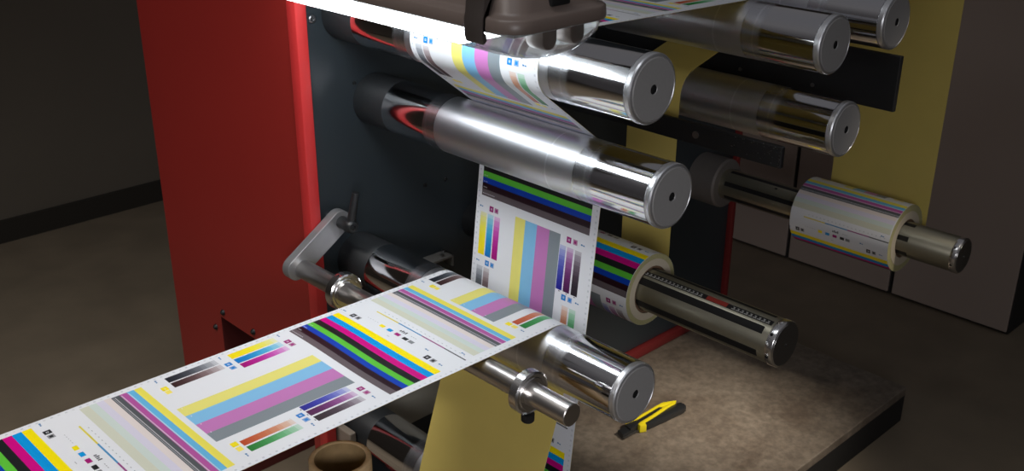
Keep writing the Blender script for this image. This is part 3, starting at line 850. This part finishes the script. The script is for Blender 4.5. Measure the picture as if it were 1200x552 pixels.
# ------------------------------------------------------------------ lamp above the rollers
LX0, LX1, LY0, LY1 = -.372, -.150, .018, .828
lamp = thing('work_lamp', 'lit tubular work lamp with a brown-grey housing and clear end cover above the rollers', 'lamp', (-.26, YP, .36))
def rrect(x0, x1, ya, yb, r, n=8):
    out = []
    for cx, cy, a0 in ((x1-r, yb-r, 0), (x0+r, yb-r, 90), (x0+r, ya+r, 180), (x1-r, ya+r, 270)):
        for k in range(n+1):
            a = deg(a0+90*k/n); out.append((cx+r*math.cos(a), cy+r*math.sin(a)))
    return out
def loft(levels, cap0=True, cap1=True):
    bm = BM(); rows = []
    for z, ins, r, *yi in levels:
        rows.append([bm.verts.new((x, y, z)) for x, y in rrect(LX0+ins, LX1-ins, LY0+(yi[0] if yi else ins), LY1-ins, r)])
    n = len(rows[0])
    for A, B in zip(rows, rows[1:]):
        for k in range(n): bm.faces.new((A[k], A[(k+1) % n], B[(k+1) % n], B[k]))
    if cap0: bm.faces.new(rows[0])
    if cap1: bm.faces.new(rows[-1])
    return bm
ZS = .335
obj('housing', loft([(ZS, .004, .040), (ZS, 0, .042), (ZS+.004, -.001, .043), (ZS+.018, 0, .042), (ZS+.021, .003, .040), (ZS+.022, .010, .036), (ZS+.028, .014, .036), (ZS+.060, .024, .040), (ZS+.075, .036, .036), (ZS+.080, .052, .030)]), M['taupe'], lamp, ang=50)
# cable inlet on the end face
b = BM(); add_box(b, -.285, -.245, LY0+.010, LY0+.032, ZS+.030, ZS+.056, bev=.003)
obj('cable_inlet', b, M['black'], lamp, label='black cable inlet on the lamp end')
obj('cover', loft([(ZS-.001, .006, .038), (ZS-.020, .009, .040), (ZS-.032, .024, .044, .013), (ZS-.044, .042, .046, .020), (ZS-.050, .062, .040, .032)], cap0=False), M['lens'], lamp, ang=60, label='clear plastic cover')
obj('reflector_tray', box(LX0+.012, LX1-.012, LY0+.014, LY1-.014, ZS-.006, ZS-.001, bev=.001), M['reflector'], lamp, smooth=False)
b = BM()
add_box(b, LX0+.016, LX1-.058, LY0+.145, LY1-.040, ZS-.030, ZS-.008, bev=.010, seg=4)
add_box(b, LX0+.032, LX1-.074, LY0+.149, LY1-.044, ZS-.041, ZS-.026, bev=.006, seg=3)
obj('diffuser', b, M['tube'], lamp, label='glowing white diffuser')
for xx in (-.275, -.214):
    b = BM()
    add_prism(b, stadium(xx, ZS-.022, xx, ZS-.006, .0165, 12), 'Y', LY0+.022, LY0+.060, bev=.005)
    obj('tube_holder', b, M['taupe'], lamp, label='brown rounded tube holder behind the clear end')
for yy in (.098, .60):
    b = BM()
    prof = [(LX0-.0015, ZS+.050), (LX0-.004, ZS+.024), (LX0-.0065, ZS+.016), (LX0-.0065, ZS-.010), (LX0-.003, ZS-.020), (LX0+.004, ZS-.016), (LX0+.003, ZS-.006), (LX0-.002, ZS-.002), (LX0-.002, ZS+.020), (LX0+.012, ZS+.028), (LX0+.024, ZS+.058), (LX0+.020, ZS+.064)]
    add_prism(b, prof, 'Y', yy-.020, yy+.020, bev=.0015)
    obj('clip', b, M['clip'], lamp, label='dark clip holding the cover')
    b = BM()
    prof2 = [(LX0+LX1-x, z) for x, z in prof]
    add_prism(b, prof2, 'Y', yy-.020, yy+.020, bev=.0015)
    obj('clip', b, M['clip'], lamp, label='dark clip holding the cover')
obj('bracket', box(-.30, -.22, LY1-.03, YP-.001, ZS+.070, ZS+.084, bev=.002), M['alu'], lamp)
